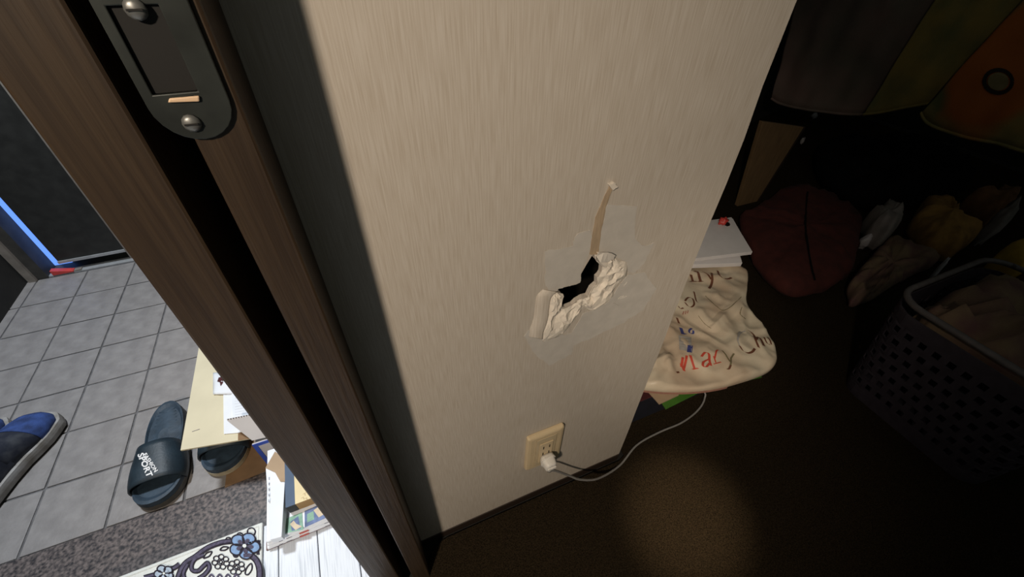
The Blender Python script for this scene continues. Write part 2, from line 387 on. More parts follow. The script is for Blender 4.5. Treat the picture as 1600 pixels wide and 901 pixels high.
# jamb -------------------------------------------------------------------
JP = -0.06
JS = (0.325+JP)/0.325
jamb = struct('trim_1', MB().box(-0.157*JS, -0.109*JS, JP, 0.13, FZ-0.006, 2.3), 'jamb_wood', bevel=0.0022, seg=2)
obj('door_stop', MB().box(-0.0845*JS, -0.05*JS, JP, 0.0995, FZ-0.006, 2.3), 'jamb_wood', jamb, bevel=0.0018)
obj('groove_bed', MB().box(-0.109*JS+0.0002, -0.0845*JS-0.0002, 0.016, 0.0995, FZ-0.006, 2.3), 'base_wood', jamb)
# strike plate on the stop
zb = W(330, 214, JP).z
zt = 1.02
sp = thing('strike_plate', 'dark steel latch plate with rounded lower end on the brown door jamb', 'latch plate', (-0.055, JP, zb))
hw = 0.0178; cx = -0.05*JS-0.0042-hw
pts = [Vector((cx+hw, JP-0.0005, zt)), Vector((cx-hw, JP-0.0005, zt))]
for k in range(13):
    a = math.pi+math.pi*k/12
    pts.append(Vector((cx+hw*math.cos(a), JP-0.0005, zb+hw+hw*math.sin(a))))
zl = W(290, 156, JP).z
slot = [Vector((cx+dx, JP-0.0005, zl+dz)) for dx, dz in ((-0.013, 0.004), (0.006, 0.004), (0.006, 0.040), (-0.013, 0.040))]
obj('plate', polyfill(pts, (0, -0.002, 0), [slot]), 'steel', sp, bevel=0.0005)
obj('latch_pocket', MB().box(cx-0.0128, cx+0.0058, JP-0.0006, JP-0.0001, zl+0.0042, zl+0.0398), 'slot_black', sp)
lp = [W(x, y, JP-0.004) for x, y in ((262, 161), (312, 159), (311, 150), (264, 154))]
obj('latch_lip', MB().prism(lp, (0, 0.0014, 0)), 'lip_highlight', sp, bevel=0.0006)
for px_, py_ in ((300, 192), (212, 14)):
    c = W(px_, py_, JP-0.0025)
    mb = MB(); rings = []
    for r_, y_ in ((0.0045, 0.0), (0.0042, -0.0012), (0.0025, -0.0022), (0.0002, -0.0025)):
        rings.append([c+Vector((r_*math.cos(t*math.pi/6), y_, r_*math.sin(t*math.pi/6))) for t in range(12)])
    s_ = obj('screw', mb.loft(rings), 'screw_steel', sp, smooth=True)
    obj('screw_slot', MB().box(c.x-0.003, c.x+0.003, c.y-0.0029, c.y-0.0022, c.z-0.0004, c.z+0.0004), 'slot_black', s_)

# ================================================================== ENTRANCE
ent = struct('floor_entrance', MB().box(-1.30, -0.0465, 0.30, 1.95, TZ-0.05, TZ-0.003), 'grout')
PXT, PYT = 0.1525, 0.158
tile_me = None
for i in range(-3, 6):
    for j in range(-1, 7):
        x0, y0 = -0.842+PXT*i, 0.490+PYT*j
        x1, y1 = min(x0+PXT, -0.05), min(y0+PYT, 1.47)
        x0c = max(x0, -1.25)
        full = (x1-x0 > PXT-1e-6 and y1-y0 > PYT-1e-6 and x0c == x0)
        if x1-x0c < 0.03 or y1-y0 < 0.03: continue
        if full and tile_me:
            o = bpy.data.objects.new('tile', tile_me.data); COL.objects.link(o); o.parent = ent
            o.location = (x0, y0, TZ+random.uniform(-0.0004, 0.0004))
            for md in tile_me.modifiers:
                m2 = o.modifiers.new(md.name, md.type); m2.width = md.width; m2.segments = md.segments; m2.limit_method = md.limit_method
        else:
            o = obj('tile', MB().box(0.0025+(x0c-x0), x1-x0-0.0025, 0.0025, y1-y0-0.0025, -0.003, 0), 'tile', ent, bevel=0.0015)
            o.location = (x0, y0, TZ)
            if full: tile_me = o
struct('trim_2', MB().box(-1.30, -0.0465, 0.165, 0.3315, TZ-0.05, TZ+0.002), 'granite', bevel=0.002)
# hall floor of white boards, with a tongue to the right
hall = struct('floor_hall', MB().box(-1.30, -0.129, -1.3, 0.150, -0.15, -0.0065).box(-0.325, -0.129, 0.1505, 0.31, -0.15, -0.0065), 'dark_wall')
xs = [P(562, 880, 0).x, P(498, 870, 0).x, P(435, 868, 0).x]
pitch = (xs[0]-xs[1]); edges = [xs[1]+pitch*k for k in range(-12, 3)]
edges = [e for e in edges if e < -0.15]+[-0.129]
for a, b in zip(edges[:-1], edges[1:]):
    obj('floor_board', MB().box(a+0.0008, b-0.0008, -1.3, 0.15 if a < -0.33 else 0.31, -0.006, 0), 'white_plank', hall, bevel=0.0012)
# entrance door
DY = 1.47
dr = struct('door_1', MB().box(-1.072, -0.862, DY, DY+0.04, -0.062, 2.1), 'door_black')
obj('door_sweep', MB().box(-1.072, -0.862, DY-0.006, DY-0.0005, -0.066, -0.056), 'threshold', dr)
fr = struct('trim_3', MB().box(-1.165, -1.114, DY-0.03, DY+0.06, TZ, 2.2), 'frame_grey')
obj('frame_edge', MB().box(-1.169, -1.146, DY-0.042, DY-0.031, TZ, 2.2), 'frame_edge', fr)
struct('trim_4', MB().box(-0.858, -0.846, DY-0.015, DY+0.06, TZ, 2.2), 'frame_edge')
struct('trim_5', MB().box(-1.113, -0.845, DY-0.030, DY-0.012, TZ-0.003, TZ+0.006), 'threshold', bevel=0.002)
struct('trim_6', MB().box(-1.113, -0.845, DY-0.0118, DY+0.06, TZ-0.003, TZ+0.002), 'frame_grey')
struct('wall_entrance_far', MB().box(-0.845, -0.047, DY+0.001, DY+0.06, TZ-0.05, 2.3), 'dark_wall')
struct('daylight_gap_1', MB().box(-1.1135, -1.0600, DY+0.041, DY+0.05, TZ+0.005, 2.1), 'daylight')  # glowing strip stands for daylight in the gap beside the door, not a pane
struct('wall_entrance_left', MB().box(-1.30, -1.175, 1.0, 1.95, TZ-0.003, 2.3).box(-1.35, -1.30, -1.3, 1.95, TZ-0.05, 2.3), 'dark_wall')
c = P(86, 411, -0.07)
ws = thing('door_wedge', 'small red wedge lying at the foot of the dark entrance door', 'door wedge', (c.x, DY-0.03, TZ+0.004))
obj('wedge', MB().prism([(-1.098, DY-0.012, TZ+0.005), (-1.035, DY-0.012, TZ+0.005), (-1.035, DY-0.012, TZ+0.010), (-1.098, DY-0.012, TZ+0.026)], (0, -0.02, 0)), 'red_plastic', ws, bevel=0.001)
obj('grip_end', MB().box(-1.034, -1.012, DY-0.030, DY-0.014, TZ+0.005, TZ+0.010), 'frame_edge', ws, bevel=0.001)

# ================================================================== FOOTWEAR
def xf(loc, rz):
    c_, s_ = math.cos(rz), math.sin(rz); L = Vector(loc)
    return lambda x, y, z: L+Vector((c_*x-s_*y, s_*x+c_*y, z))
def outline_shoe(y, L, w):      # half widths (left,right) at y in 0..L, toe at L; foot shape
    t = y/L
    base = [0.0, 0.62, 0.74, 0.72, 0.70, 0.78, 0.95, 1.0, 0.90, 0.52, 0.0]
    k = [0.0, 0.04, 0.12, 0.28, 0.45, 0.58, 0.70, 0.80, 0.92, 0.985, 1.0]
    for i in range(len(k)-1):
        if k[i] <= t <= k[i+1]:
            f = (t-k[i])/(k[i+1]-k[i]); return w*(base[i]*(1-f)+base[i+1]*f)
    return 0
def sneaker(label, loc, rz, mir=1):
    T = xf(loc, rz); L, wd = 0.285, 0.052
    th = thing('sneaker', label, 'shoe', loc, 'blue sneakers')
    ys = [L*t for t in (0.002, 0.02, 0.06, 0.12, 0.25, 0.4, 0.55, 0.66, 0.76, 0.84, 0.91, 0.955, 0.985, 0.998)]
    def ring(y, e, z): return [(s*(outline_shoe(y, L, wd)+e), y, z) for s in (-1, 1)]
    def slab(z0, z1, e, name, m, par, bulge=0.0):
        pts = [((outline_shoe(y, L, wd)+e), y) for y in ys]+[(-(outline_shoe(y, L, wd)+e), y) for y in ys[::-1]]
        pts = [(x, y+(e if y > L*0.9 else (-e if y < L*0.1 else 0))) for x, y in pts]
        rings = [[T(mir*x*(1+bulge*math.sin(math.pi*q)), y, z0+(z1-z0)*q) for x, y in pts] for q in (0, 0.25, 0.5, 0.75, 1)]
        return obj(name, MB().loft(rings), m, par, smooth=False)
    sole = slab(0.0, 0.007, 0.003, 'outsole', 'outsole', th)
    mid = slab(0.0072, 0.034, 0.006, 'midsole', 'sole_rubber', th, 0.03)
    prof = {0.0: 0.062, 0.1: 0.070, 0.25: 0.066, 0.4: 0.078, 0.5: 0.080, 0.6: 0.070, 0.72: 0.056, 0.85: 0.046, 0.94: 0.036, 1.0: 0.020}
    def hgt(t):
        ks = sorted(prof)
        for a, b in zip(ks[:-1], ks[1:]):
            if a <= t <= b: return prof[a]+(prof[b]-prof[a])*(t-a)/(b-a)
        return 0.03
    def upper(t0, t1, name, m, par, e=0.0, n=14):
        rings = []
        for i in range(n+1):
            t = t0+(t1-t0)*i/n; y = L*min(max(t, 0.004), 0.996); wv = max(outline_shoe(y, L, wd)-0.002+e, 0.003); h = hgt(t)+e
            rings.append([T(mir*wv*math.cos(a)*(1 if abs(math.cos(a)) > .5 else 1), y, 0.029+max(h-0.029+0.02, 0.004)*math.sin(a)**0.75) for a in [math.pi*k/14 for k in range(15)]])
        return obj(name, MB().loft(rings, cap=False, closed=False), m, par, smooth=True, solid=0.002)
    upper(0.48, 1.0, 'vamp', 'navy_canvas', th)
    upper(0.735, 0.999, 'toe_panel', 'blue_canvas', th, 0.0022)
    # quarters: sides only, open collar on top
    rings = []
    for s in (1, -1):
        mb = MB()
        def side(u, v):
            t = 0.01+0.5*u; y = L*t; wv = outline_shoe(max(y, 0.004), L, wd)-0.002
            z = 0.029+v*(hgt(t)-0.015)
            return T(mir*s*wv*(1-0.35*v*v), y, z)
        obj('quarter', mb.grid(side, 12, 6), 'navy_canvas', th, smooth=True, solid=0.003)
    tg = obj('tongue', MB().grid(lambda u, v: T(mir*(u-0.5)*0.05, L*(0.42+0.2*v), 0.098-0.022*v-0.03*(u-0.5)**2*4), 6, 6), 'navy_canvas', th, smooth=True, solid=0.004)
    return th
a_ = -math.radians(18)
toe = P(82, 668, TZ)
def place(toe, ang, L=0.285): return (toe.x+math.sin(ang)*L, toe.y-math.cos(ang)*L, TZ)
sneaker('blue canvas sneaker with grey rim, nearer of the pair to the slippers', place(Vector((-0.890, 0.705, 0)), a_), a_, 1)
sneaker('blue canvas sneaker cut by the left picture edge, only toe showing', place(Vector((-1.005, 0.735, 0)), a_+0.04), a_+0.04, -1)

def slide(label, loc, rz, mir, text):
    T = xf(loc, rz); L, wd = 0.288, 0.0535
    th = thing('slide_sandal', label, 'slipper', loc, 'dark rubber slide slippers')
    n = 34
    def hw(t):
        e = (max(1-abs(2*t-1)**(3.4 if t < 0.5 else 5.0), 0))**0.5
        k_ = 0.80+0.0*t if t < 0.3 else (0.80-0.04*math.sin((t-0.3)/0.2*math.pi/2) if t < 0.5 else 0.76+0.24*math.sin(min((t-0.5)/0.3, 1)*math.pi/2))
        return wd*e*k_
    ts = [0.002+0.996*(0.5-0.5*math.cos(math.pi*i/n)) for i in range(n+1)]
    pts = [(hw(t), L*t) for t in ts]+[(-hw(t), L*t) for t in ts[::-1]]
    def zt(y): t = y/L; return 0.030+0.012*(1-t)**2+0.004*max(0, t-0.85)/0.15
    rings = [[T(mir*x*s, L/2+(y-L/2)*s, z0+f*(zt(y)-0.03)) for x, y in pts] for s, z0, f in ((0.97, 0, 0), (1.0, 0.006, 0), (1.0, 0.018, 0.5))]
    obj('outsole', MB().loft(rings), 'slide_side' if text else 'slide_rim', th, smooth=False)
    rings = [[T(mir*x*s, L/2+(y-L/2)*s, z0+f*(zt(y)-0.03)) for x, y in pts] for s, z0, f in ((0.995, 0.0182, 0.5), (0.985, 0.030, 1), (0.93, 0.031, 1), (0.86, 0.026, 1), (0.4, 0.025, 1))]
    obj('footbed', MB().loft(rings), 'footbed', th, smooth=False)
    ribs = MB()
    for k in range(5):
        y = L*(0.10+0.035*k); w_ = hw(y/L)*0.6
        ribs.tube([T(-w_, y, 0.0265+zt(y)-0.03), T(0, y+0.006, 0.0265+zt(y)-0.03), T(w_, y, 0.0265+zt(y)-0.03)], 0.002, 6)
    obj('footbed_ribs', ribs, 'footbed', th, smooth=True)
    def strap(u, v):
        a = math.pi*u; ctr = 0.60+0.10*v*1.0
        t = 0.50+0.33*v+0.02*math.sin(a); y = L*t
        w_ = hw(t)+0.004; h = 0.060-0.016*v
        return T(mir*-w_*math.copysign(abs(math.cos(a))**0.75, math.cos(a)), y, 0.018+h*math.sin(a)**0.8)
    st = obj('strap', MB().grid(strap, 20, 8), 'slide_rubber', th, smooth=True, solid=0.004)
    bpy.context.view_layer.update()
    return th, st
toe1 = P(250, 790, TZ)
s1, strap1 = slide('dark rubber slide slipper with white lettering on its strap', (-0.592, 0.619, TZ), math.radians(180+2), 1, True)
s2, strap2 = slide('dark rubber slide slipper with beige rim under the cream carton flap', (-0.432, 0.646, TZ), math.radians(180-4), -1, False)
bpy.context.view_layer.update()
tree = surf_of(strap1)
def place_text(s, start, end, cap, capdir=None):
    polys = text2d(s); allx = [p.x for q in polys for p in q]; x0, x1 = min(allx), max(allx)
    hmax = max(p.y for q in polys for p in q)
    b = Vector(end)-Vector(start); up = Vector((b.y, -b.x)).normalized()*cap
    return [[tuple(Vector(start)+b*((p.x-x0)/(x1-x0))+up*(p.y/hmax)) for p in q] for q in polys]
decal('lettering', place_text('FASHION', (224, 710.5), (242, 738), 6.5), tree, 'print_white', strap1)
decal('lettering', place_text('SPORT', (215.5, 710), (230.5, 746), 10), tree, 'print_white', strap1)

# cardboard scrap on the tiles
q = [P(*p, TZ+0.001) for p in ((352, 762), (418, 735), (425, 690), (395, 672), (356, 730))]
tag(obj('cardboard_scrap', polyfill(q, (0, 0, 0.003)), 'brown_card'), 'flat piece of brown cardboard on the tiles under a slipper', 'cardboard')

# ================================================================== CARTON, PAPERS
ct = thing('cardboard_carton', 'open cardboard carton with cream flap and blue-bordered front, behind the jamb', 'carton', (-0.24, 0.45, TZ))
b_ = MB().box(-0.335, -0.332, 0.317, 0.66, TZ+0.001, 0.048).box(-0.16, -0.157, 0.317, 0.66, TZ+0.001, 0.048).box(-0.332, -0.16, 0.657, 0.66, TZ+0.001, 0.048).box(-0.332, -0.16, 0.317, 0.320, TZ+0.001, 0.048).box(-0.332, -0.16, 0.3205, 0.656, TZ+0.001, TZ+0.004)
obj('carton_body', b_, 'grey_card', ct)
obj('left_wall_face', MB().box(-0.3365, -0.3352, 0.317, 0.66, TZ+0.002, 0.047), 'brown_card', ct)
FZc = 0.0545
fq = [P(282, 703, FZc), P(393, 684, FZc), P(420, 640, FZc), P(420, 520, FZc), P(312, 535, FZc)]
obj('cream_flap', polyfill(fq, (0, 0, -0.004)), 'cream_card', ct)
obj('brown_edge', polyfill([P(372, 688, FZc+0.0006), P(394, 684.5, FZc+0.0006), P(372, 670, FZc+0.0006)], (0, 0, 0.0004)), 'brown_card', ct)
mk = MB(); mk.tube([P(300, 674, FZc+0.0006), P(312, 670, FZc+0.0006)], 0.0006, 5)
obj('pencil_mark', mk, 'ink', ct)
g0, g1, g2, g3 = P(355, 657, 0.100), P(400, 648, 0.100), P(432, 679, 0.058), P(394, 688, 0.058)
obj('front_flap', polyfill([g0, g1+(g1-g0)*1.0, g2+(g2-g3)*1.0, g3], (0.0, 0.003, 0.0026)), 'grey_card', ct)
corr = MB()
nst = 22
for k in range(nst):
    p = g0.lerp(g1+(g1-g0)*1.0, (k+0.5)/nst); corr.box(p.x-0.0009, p.x+0.0009, p.y+0.0008, p.y+0.0022, p.z+0.0015, p.z+0.0032)
o = obj('corrugation', corr, 'box_dark', ct); o['kind'] = 'stuff'
obj('front_panel', MB().box(-0.337, -0.155, 0.3135, 0.3165, TZ+0.002, 0.052), 'grey_card', ct)
obj('blue_border', MB().box(-0.3375, -0.329, 0.3122, 0.3134, TZ+0.01, 0.052).box(-0.3289, -0.155, 0.3122, 0.3134, 0.042, 0.052), 'blue_print', ct)
# white papers on the cream flap
pz = FZc+0.0015
pp = thing('paper_sheet', 'white printed sheets lying on the cream carton flap', 'paper', P(365, 640, pz))
obj('sheet', polyfill([P(349, 600, pz), P(350, 678, pz), P(374, 676, pz), P(420, 660, pz), P(400, 600, pz)], (0, 0, 0.001)), 'paper', pp)
obj('sheet', polyfill([P(362, 612, pz+0.0015), P(364, 655, pz+0.0015), P(420, 640, pz+0.0015), P(400, 600, pz+0.0015)], (0, 0, 0.0008)), 'white_card', pp)
ln = MB()
for k in range(8):
    ln.tube([P(367, 618+k*4.3, pz+0.0026), P(390+k, 613+k*4.3, pz+0.0026)], 0.00025, 4)
obj('print_lines', ln, 'ink_pale', pp)
bgp = thing('plastic_wrapper', 'small crumpled white wrapper with dark red print on the cream flap', 'wrapper', P(345, 598, pz))
rr = []
C0 = P(348, 597, pz+0.003); 
def wr(u, v):
    p = P(333+45*u, 582+34*v, pz+0.002+0.010*math.sin(math.pi*u)*math.sin(math.pi*v)+0.003*nz((u, v, 0), 6)); return p
wo = obj('wrapper', MB().grid(wr, 10, 10), 'white_card', bgp, smooth=True, solid=0.0008)
bpy.context.view_layer.update(); tr = surf_of(wo)
decal('print', [[(342, 590), (350, 588), (349, 598), (345, 603), (344, 597), (340, 596)]], tr, 'maroon', bgp)
# newspapers
NZ = 0.0
tag(obj('red_board', MB().box(-0.323, -0.145, 0.099, 0.30, 0.0006, 0.0035), 'red_board', bevel=0.001), 'thin red-brown board under the newspapers on the white floorboards', 'board')
for k, (dx, dy, m_) in enumerate(((0, 0, 'paper'), (0.003, 0.002, 'paper'), (0.005, 0.004, 'paper'))):
    z0 = 0.0042+0.0092*k
    nt_ = thing('newspaper', ['folded newspaper at the bottom of the stack on the red-brown board', 'folded newspaper in the middle of the stack beside the floral mat', 'folded newspaper on top of the stack, colour pictures facing up'][k], 'newspaper', (-0.24, 0.2, z0), 'stacked newspapers')
    rings = []
    for q in range(7):       # folded edge toward the hall
        a = -math.pi/2+math.pi*q/6
        rings.append(a)
    prof = [(0.30, 0.0)]+[(0.1005+dy-0.003*math.cos(a), 0.0042+0.0040*math.sin(a)) for a in rings]+[(0.30, 0.0084)]
    x0_, x1_ = -0.318+dx, -0.148
    obj('folded_sheets', MB().prism([(x0_, y, z0+z) for y, z in prof], (x1_-x0_, 0, 0)), m_, nt_)
    if k < 2:
        for (a0, a1) in ((0.12, 0.16), (0.2, 0.26), (0.62, 0.72)):
            obj('headline', MB().box(x0_+(x1_-x0_)*a0, x0_+(x1_-x0_)*a1, 0.0968+dy, 0.0972+dy, z0+0.0036, z0+0.0054), 'ink', nt_)
        obj('red_print', MB().box(x0_+(x1_-x0_)*0.34, x0_+(x1_-x0_)*0.44, 0.0967+dy, 0.0972+dy, z0+0.001, z0+0.007), 'print_red', nt_)
        obj('red_print', MB().box(x0_+(x1_-x0_)*0.8, x0_+(x1_-x0_)*0.97, 0.0967+dy, 0.0972+dy, z0+0.002, z0+0.006), 'print_red', nt_)
    else:
        zz = z0+0.0087
        def pr(name, pts, m, t=0.0003): obj(name, polyfill([P(x, y, zz) for x, y in pts], (0, 0, t)), m, nt_)
        pr('picture', [(447, 810), (472, 800), (474, 827), (446, 833)], 'print_green')
        pr('picture', [(476, 798), (508, 784), (515, 806), (476, 824)], 'print_blue')
        pr('picture', [(454, 815), (466, 806), (470, 826), (456, 829)], 'print_blue', 0.0005)
        pr('picture', [(453, 819), (459, 813), (463, 818), (472, 822), (462, 828)], 'print_beige', 0.0007)
        pr('picture', [(490, 797), (500, 790), (512, 800), (498, 808)], 'print_beige', 0.0006)
        pr('picture', [(480, 803), (490, 798), (491, 811), (480, 816)], 'print_green', 0.0005)
NT = 0.0326
wb = thing('white_box', 'long white paper box with tan end lying on the newspapers beside the granite', 'box', (-0.29, 0.17, NT))
b1, b2, b3, b4 = P(415, 730, 0.058), P(422, 843, 0.050), P(440, 838, 0.050), P(446, 738, 0.058)
obj('box_body', MB().add([(b1.x, b1.y, NT), (b2.x, b2.y, NT), (b3.x, b3.y, NT), (b4.x, b4.y, NT), b1, b2, b3, b4], [(3, 2, 1, 0), (4, 5, 6, 7), (0, 1, 5, 4), (1, 2, 6, 5), (2, 3, 7, 6), (3, 0, 4, 7)]), 'white_card', wb, bevel=0.0008)
obj('tan_end', polyfill([P(415, 731, 0.0588), P(430, 705, 0.0588), P(448, 720, 0.0588), P(446, 752, 0.0588), P(438, 752, 0.0588), P(430, 738, 0.0588)], (0, 0, 0.001)), 'tan_card', wb)
ln = MB()
for k in range(5): ln.box(b1.x+0.006, b1.x+0.0072, b1.y-0.03-0.012*k, b1.y-0.025-0.012*k, 0.0575, 0.0588)
obj('small_print', ln, 'ink_pale', wb)
sb = thing('gift_box', 'small box with cream lid and slate blue band on top of the newspapers', 'box', (-0.2, 0.19, NT))
zt_ = 0.060
A, B_ = P(446, 793, zt_), P(461, 788.5, zt_)
xr_ = -0.150; yb_ = 0.25
obj('box_body', MB().box(B_.x+0.0002, xr_, A.y, yb_, NT, zt_-0.001), 'box_shade_and_ink', sb, bevel=0.0006)  # brown body: the shaded front of the cream box put into the colour
obj('lid_panel', MB().box(B_.x+0.0002, xr_, A.y, yb_, zt_-0.0009, zt_), 'box_cream', sb)
obj('band_front', MB().box(A.x, B_.x, A.y, yb_, NT, zt_-0.001), 'box_dark', sb, bevel=0.0006)  # near-black: slate band as it looks in shade, darkened by colour
obj('band_top', MB().box(A.x, B_.x, A.y, yb_, zt_-0.0009, zt_), 'slate', sb)
mb = MB()
for x, y in ((473, 772), (476, 779), (471, 778), (477, 770)):
    mb.tube([P(x, y, zt_+0.0003), P(x+3, y-2, zt_+0.0003), P(x+4, y+2, zt_+0.0003)], 0.0003, 4)
obj('brush_writing', mb, 'box_shade_and_ink', sb)

# floral mat ------------------------------------------------------------------
mz = 0.007
fm = thing('floral_mat', 'cream mat with blue flowers and dark scrolls at the step edge', 'mat', (-0.55, -0.1, 0.0005))
obj('mat_base', MB().box(-0.86, -0.329, -0.35, 0.157, 0.0006, mz), 'mat_cream', fm, bevel=0.003, seg=2)
obj('mat_border', MB().tube([(-0.855, 0.150, mz), (-0.336, 0.150, mz), (-0.336, -0.35, mz)], 0.0015, 6), 'mat_cream', fm)
ZP = lambda x, y: (180+x/6.154, 790+y/6.154)
def stroke(name, pts, wd, m, lift=0.0, closed=False):
    c_ = smoothcurve([ZP(*p) for p in pts], 6, closed)
    if closed: c_.append(c_[0])
    mb = MB()
    for qd in ribbon2d(c_, wd=wd/6.154):
        mb.prism([P(p[0], p[1], mz+0.0004+lift) for p in qd], (0, 0, 0.0012))
    return obj(name, mb, m, fm)
def petal(cx, cy, ang, L, w, m, lift, rim=True):
    pts = []
    for t, s in ((0.05, 0.1), (0.35, 0.75), (0.65, 1.0), (0.88, 0.7), (1.0, 0.0), (0.88, -0.7), (0.65, -1.0), (0.35, -0.75)):
        x, y = t*L, s*w
        pts.append((cx+x*math.cos(ang)-y*math.sin(ang), cy+0.86*(x*math.sin(ang)+y*math.cos(ang))))
    c_ = smoothcurve([ZP(*p) for p in pts], 4, True)
    obj('petal', polyfill([P(p[0], p[1], mz+0.0004+lift) for p in c_], (0, 0, 0.0012)), m, fm)
    if rim: stroke('outline', pts, 6.5, 'yarn_dark', lift+0.0006, True)
def flower(cx, cy, r, w, m, a0, core, n=5, lift=0.0008, heart='yarn_dark'):
    for k in range(n): petal(cx, cy, a0+2*math.pi*k/n, r, w, m, lift+0.00015*k)
    for k in range(n):
        a = a0+2*math.pi*k/n; petal(cx+0.15*r*math.cos(a), cy+0.13*r*math.sin(a), a, r*0.42, w*0.33, heart, lift+0.0018, False)
    c_ = [ZP(cx+0.13*r*math.cos(t*math.pi/5), cy+0.12*r*math.sin(t*math.pi/5)) for t in range(10)]
    obj('flower_heart', polyfill([P(p[0], p[1], mz+0.003) for p in c_], (0, 0, 0.0012)), core, fm)
flower(1245, 385, 150, 62, 'yarn_blue', 0.15, 'mat_cream', heart='yarn_purple')
for cxy, rr_ in (((1310, 250), 38), ((1360, 370), 34), ((1200, 290), 30), ((1090, 330), 26), ((1160, 470), 24)):
    stroke('outline', [(cxy[0]+rr_*math.cos(t), cxy[1]+rr_*math.sin(t)) for t in (0, 1.05, 2.1, 3.14, 4.2, 5.24)], 6, 'yarn_dark', 0, True)
flower(470, 650, 95, 40, 'yarn_pale', 0.5, 'mat_cream', heart='yarn_pale')
for off, wd, m_, lf in ((0, 26, 'yarn_dark', 0), (-4, 13, 'yarn_purple', 0.001)):
    stroke('scroll', [(1150, 340+off), (1040, 350+off), (930, 385+off), (850, 430+off), (770, 490+off), (690, 540+off), (640, 600), (600, 700)], wd, m_, lf)
    stroke('scroll', [(1235, 480), (1300, 478), (1355, 520), (1385, 590), (1390, 680), (1370, 800)], wd+6, m_, lf)
    stroke('scroll', [(850, 470), (770, 510), (735, 570), (745, 620), (800, 625), (850, 580), (890, 550), (905, 600), (860, 660), (800, 700)], wd*0.85, m_, lf+0.0002)
    stroke('scroll', [(620, 560), (560, 600), (420, 650), (280, 690)], wd*0.9, m_, lf)
    stroke('scroll', [(700, 560), (660, 640), (670, 700), (720, 760)], wd*0.8, m_, lf+0.0002)
stroke('scroll', [(1385, 330), (1370, 400), (1375, 470)], 14, 'yarn_dark')
for cx_, cy_ in ((1015, 540), (1165, 590)):
    for k in range(7):
        a = k*0.9+0.3; x, y = cx_+58*math.cos(a), cy_+50*math.sin(a)
        stroke('blossom', [(x+27*math.cos(t), y+24*math.sin(t)) for t in (0, 1.26, 2.51, 3.77, 5.03)], 4.5, 'yarn_dark', 0.0001*k, True)
    stroke('blossom', [(cx_+18*math.cos(t), cy_+16*math.sin(t)) for t in (0, 1.57, 3.14, 4.71)], 5, 'yarn_dark', 0, True)
for pts in ([(850, 500), (880, 455), (930, 440), (910, 480), (870, 500)], [(1010, 420), (1040, 395), (1090, 400), (1060, 425), (1020, 428)], [(1250, 650), (1270, 590), (1310, 555), (1315, 610), (1280, 660)], [(500, 610), (540, 585), (590, 590)]):
    stroke('leaf', pts, 6, 'yarn_dark', 0, len(pts) > 3)
for x in (900, 980, 1060, 1140): stroke('leaf', [(x, 690), (x+25, 660), (x+50, 690), (x+30, 720)], 9, 'yarn_purple' if x % 160 else 'yarn_blue')

# ================================================================== OUTLET + PLUG + CORD
pl = [W(822, 681), W(879.5, 661.4), W(817, 731)]
ox, oz = (pl[0].x+pl[1].x)/2, (pl[0].z+pl[2].z)/2
ou = thing('wall_outlet', 'ivory square-edged wall outlet low on the damaged wall', 'outlet', (ox, -0.0005, oz))
hw_, hh_ = 0.0365, 0.0605
rings = []
for s, y in ((1.0, -0.0006), (1.0, -0.004), (0.985, -0.0065), (0.95, -0.0085), (0.80, -0.0098)):
    rx, rz = hw_*s if s > 0.9 else hw_*0.82, hh_*s if s > 0.9 else hh_*0.9
    rings.append([Vector((ox+sx*rx+cx_*0.003, y, oz+sz*rz+cz_*0.003)) for sx, sz, cx_, cz_ in ((1, 1, 0, -1), (1, 1, -1, 0), (-1, 1, 1, 0), (-1, 1, 0, -1), (-1, -1, 0, 1), (-1, -1, 1, 0), (1, -1, -1, 0), (1, -1, 0, 1))])
obj('cover_plate', MB().loft(rings), 'ivory', ou)
obj('socket_surround', MB().box(ox-0.0195, ox+0.0195, -0.0112, -0.0099, oz-0.048, oz+0.048), 'ivory_dark', ou, bevel=0.0006)
sk = obj('socket_face', MB().box(ox-0.0135, ox+0.0135, -0.0135, -0.0113, oz-0.0335, oz+0.0335), 'ivory', ou, bevel=0.0008)
for dz in (0.019, -0.003):
    for dx in (-0.006, 0.006):
        obj('slot', MB().box(ox+dx-0.001, ox+dx+0.001, -0.0139, -0.0136, oz+dz-0.0045, oz+dz+0.0045), 'slot_black', sk)
obj('seam', MB().box(ox-0.0215, ox-0.0205, -0.0105, -0.0097, oz-0.05, oz+0.05).box(ox+0.0205, ox+0.0215, -0.0105, -0.0097, oz-0.05, oz+0.05), 'ivory_dark', ou)
cz0 = oz-0.020; cx0 = ox+0.002
pg = thing('power_plug', 'white plug with grey cord in the ivory wall outlet', 'plug', (cx0, -0.0142, cz0))
def plug_ring(y, rx, rz, dz=0): return [Vector((cx0+rx*math.copysign(abs(math.cos(t))**0.6, math.cos(t)), y, cz0+dz+rz*math.copysign(abs(math.sin(t))**0.6, math.sin(t)))) for t in [2*math.pi*k/20 for k in range(20)]]
obj('plug_body', MB().loft([plug_ring(-0.0142, 0.0135, 0.014), plug_ring(-0.020, 0.014, 0.0145), plug_ring(-0.026, 0.0125, 0.013), plug_ring(-0.033, 0.0115, 0.0125), plug_ring(-0.0365, 0.010, 0.011), plug_ring(-0.0375, 0.007, 0.008)]), 'plug_white', pg, smooth=True)
obj('plug_ridge', MB().box(cx0-0.0085, cx0+0.0085, -0.0395, -0.0365, cz0-0.003, cz0+0.003), 'plug_white', pg, bevel=0.001)
obj('plug_collar', MB().loft([plug_ring(-0.0205, 0.0148, 0.0152), plug_ring(-0.0235, 0.0148, 0.0152)]), 'plug_white', pg, smooth=False, bevel=0.0005)
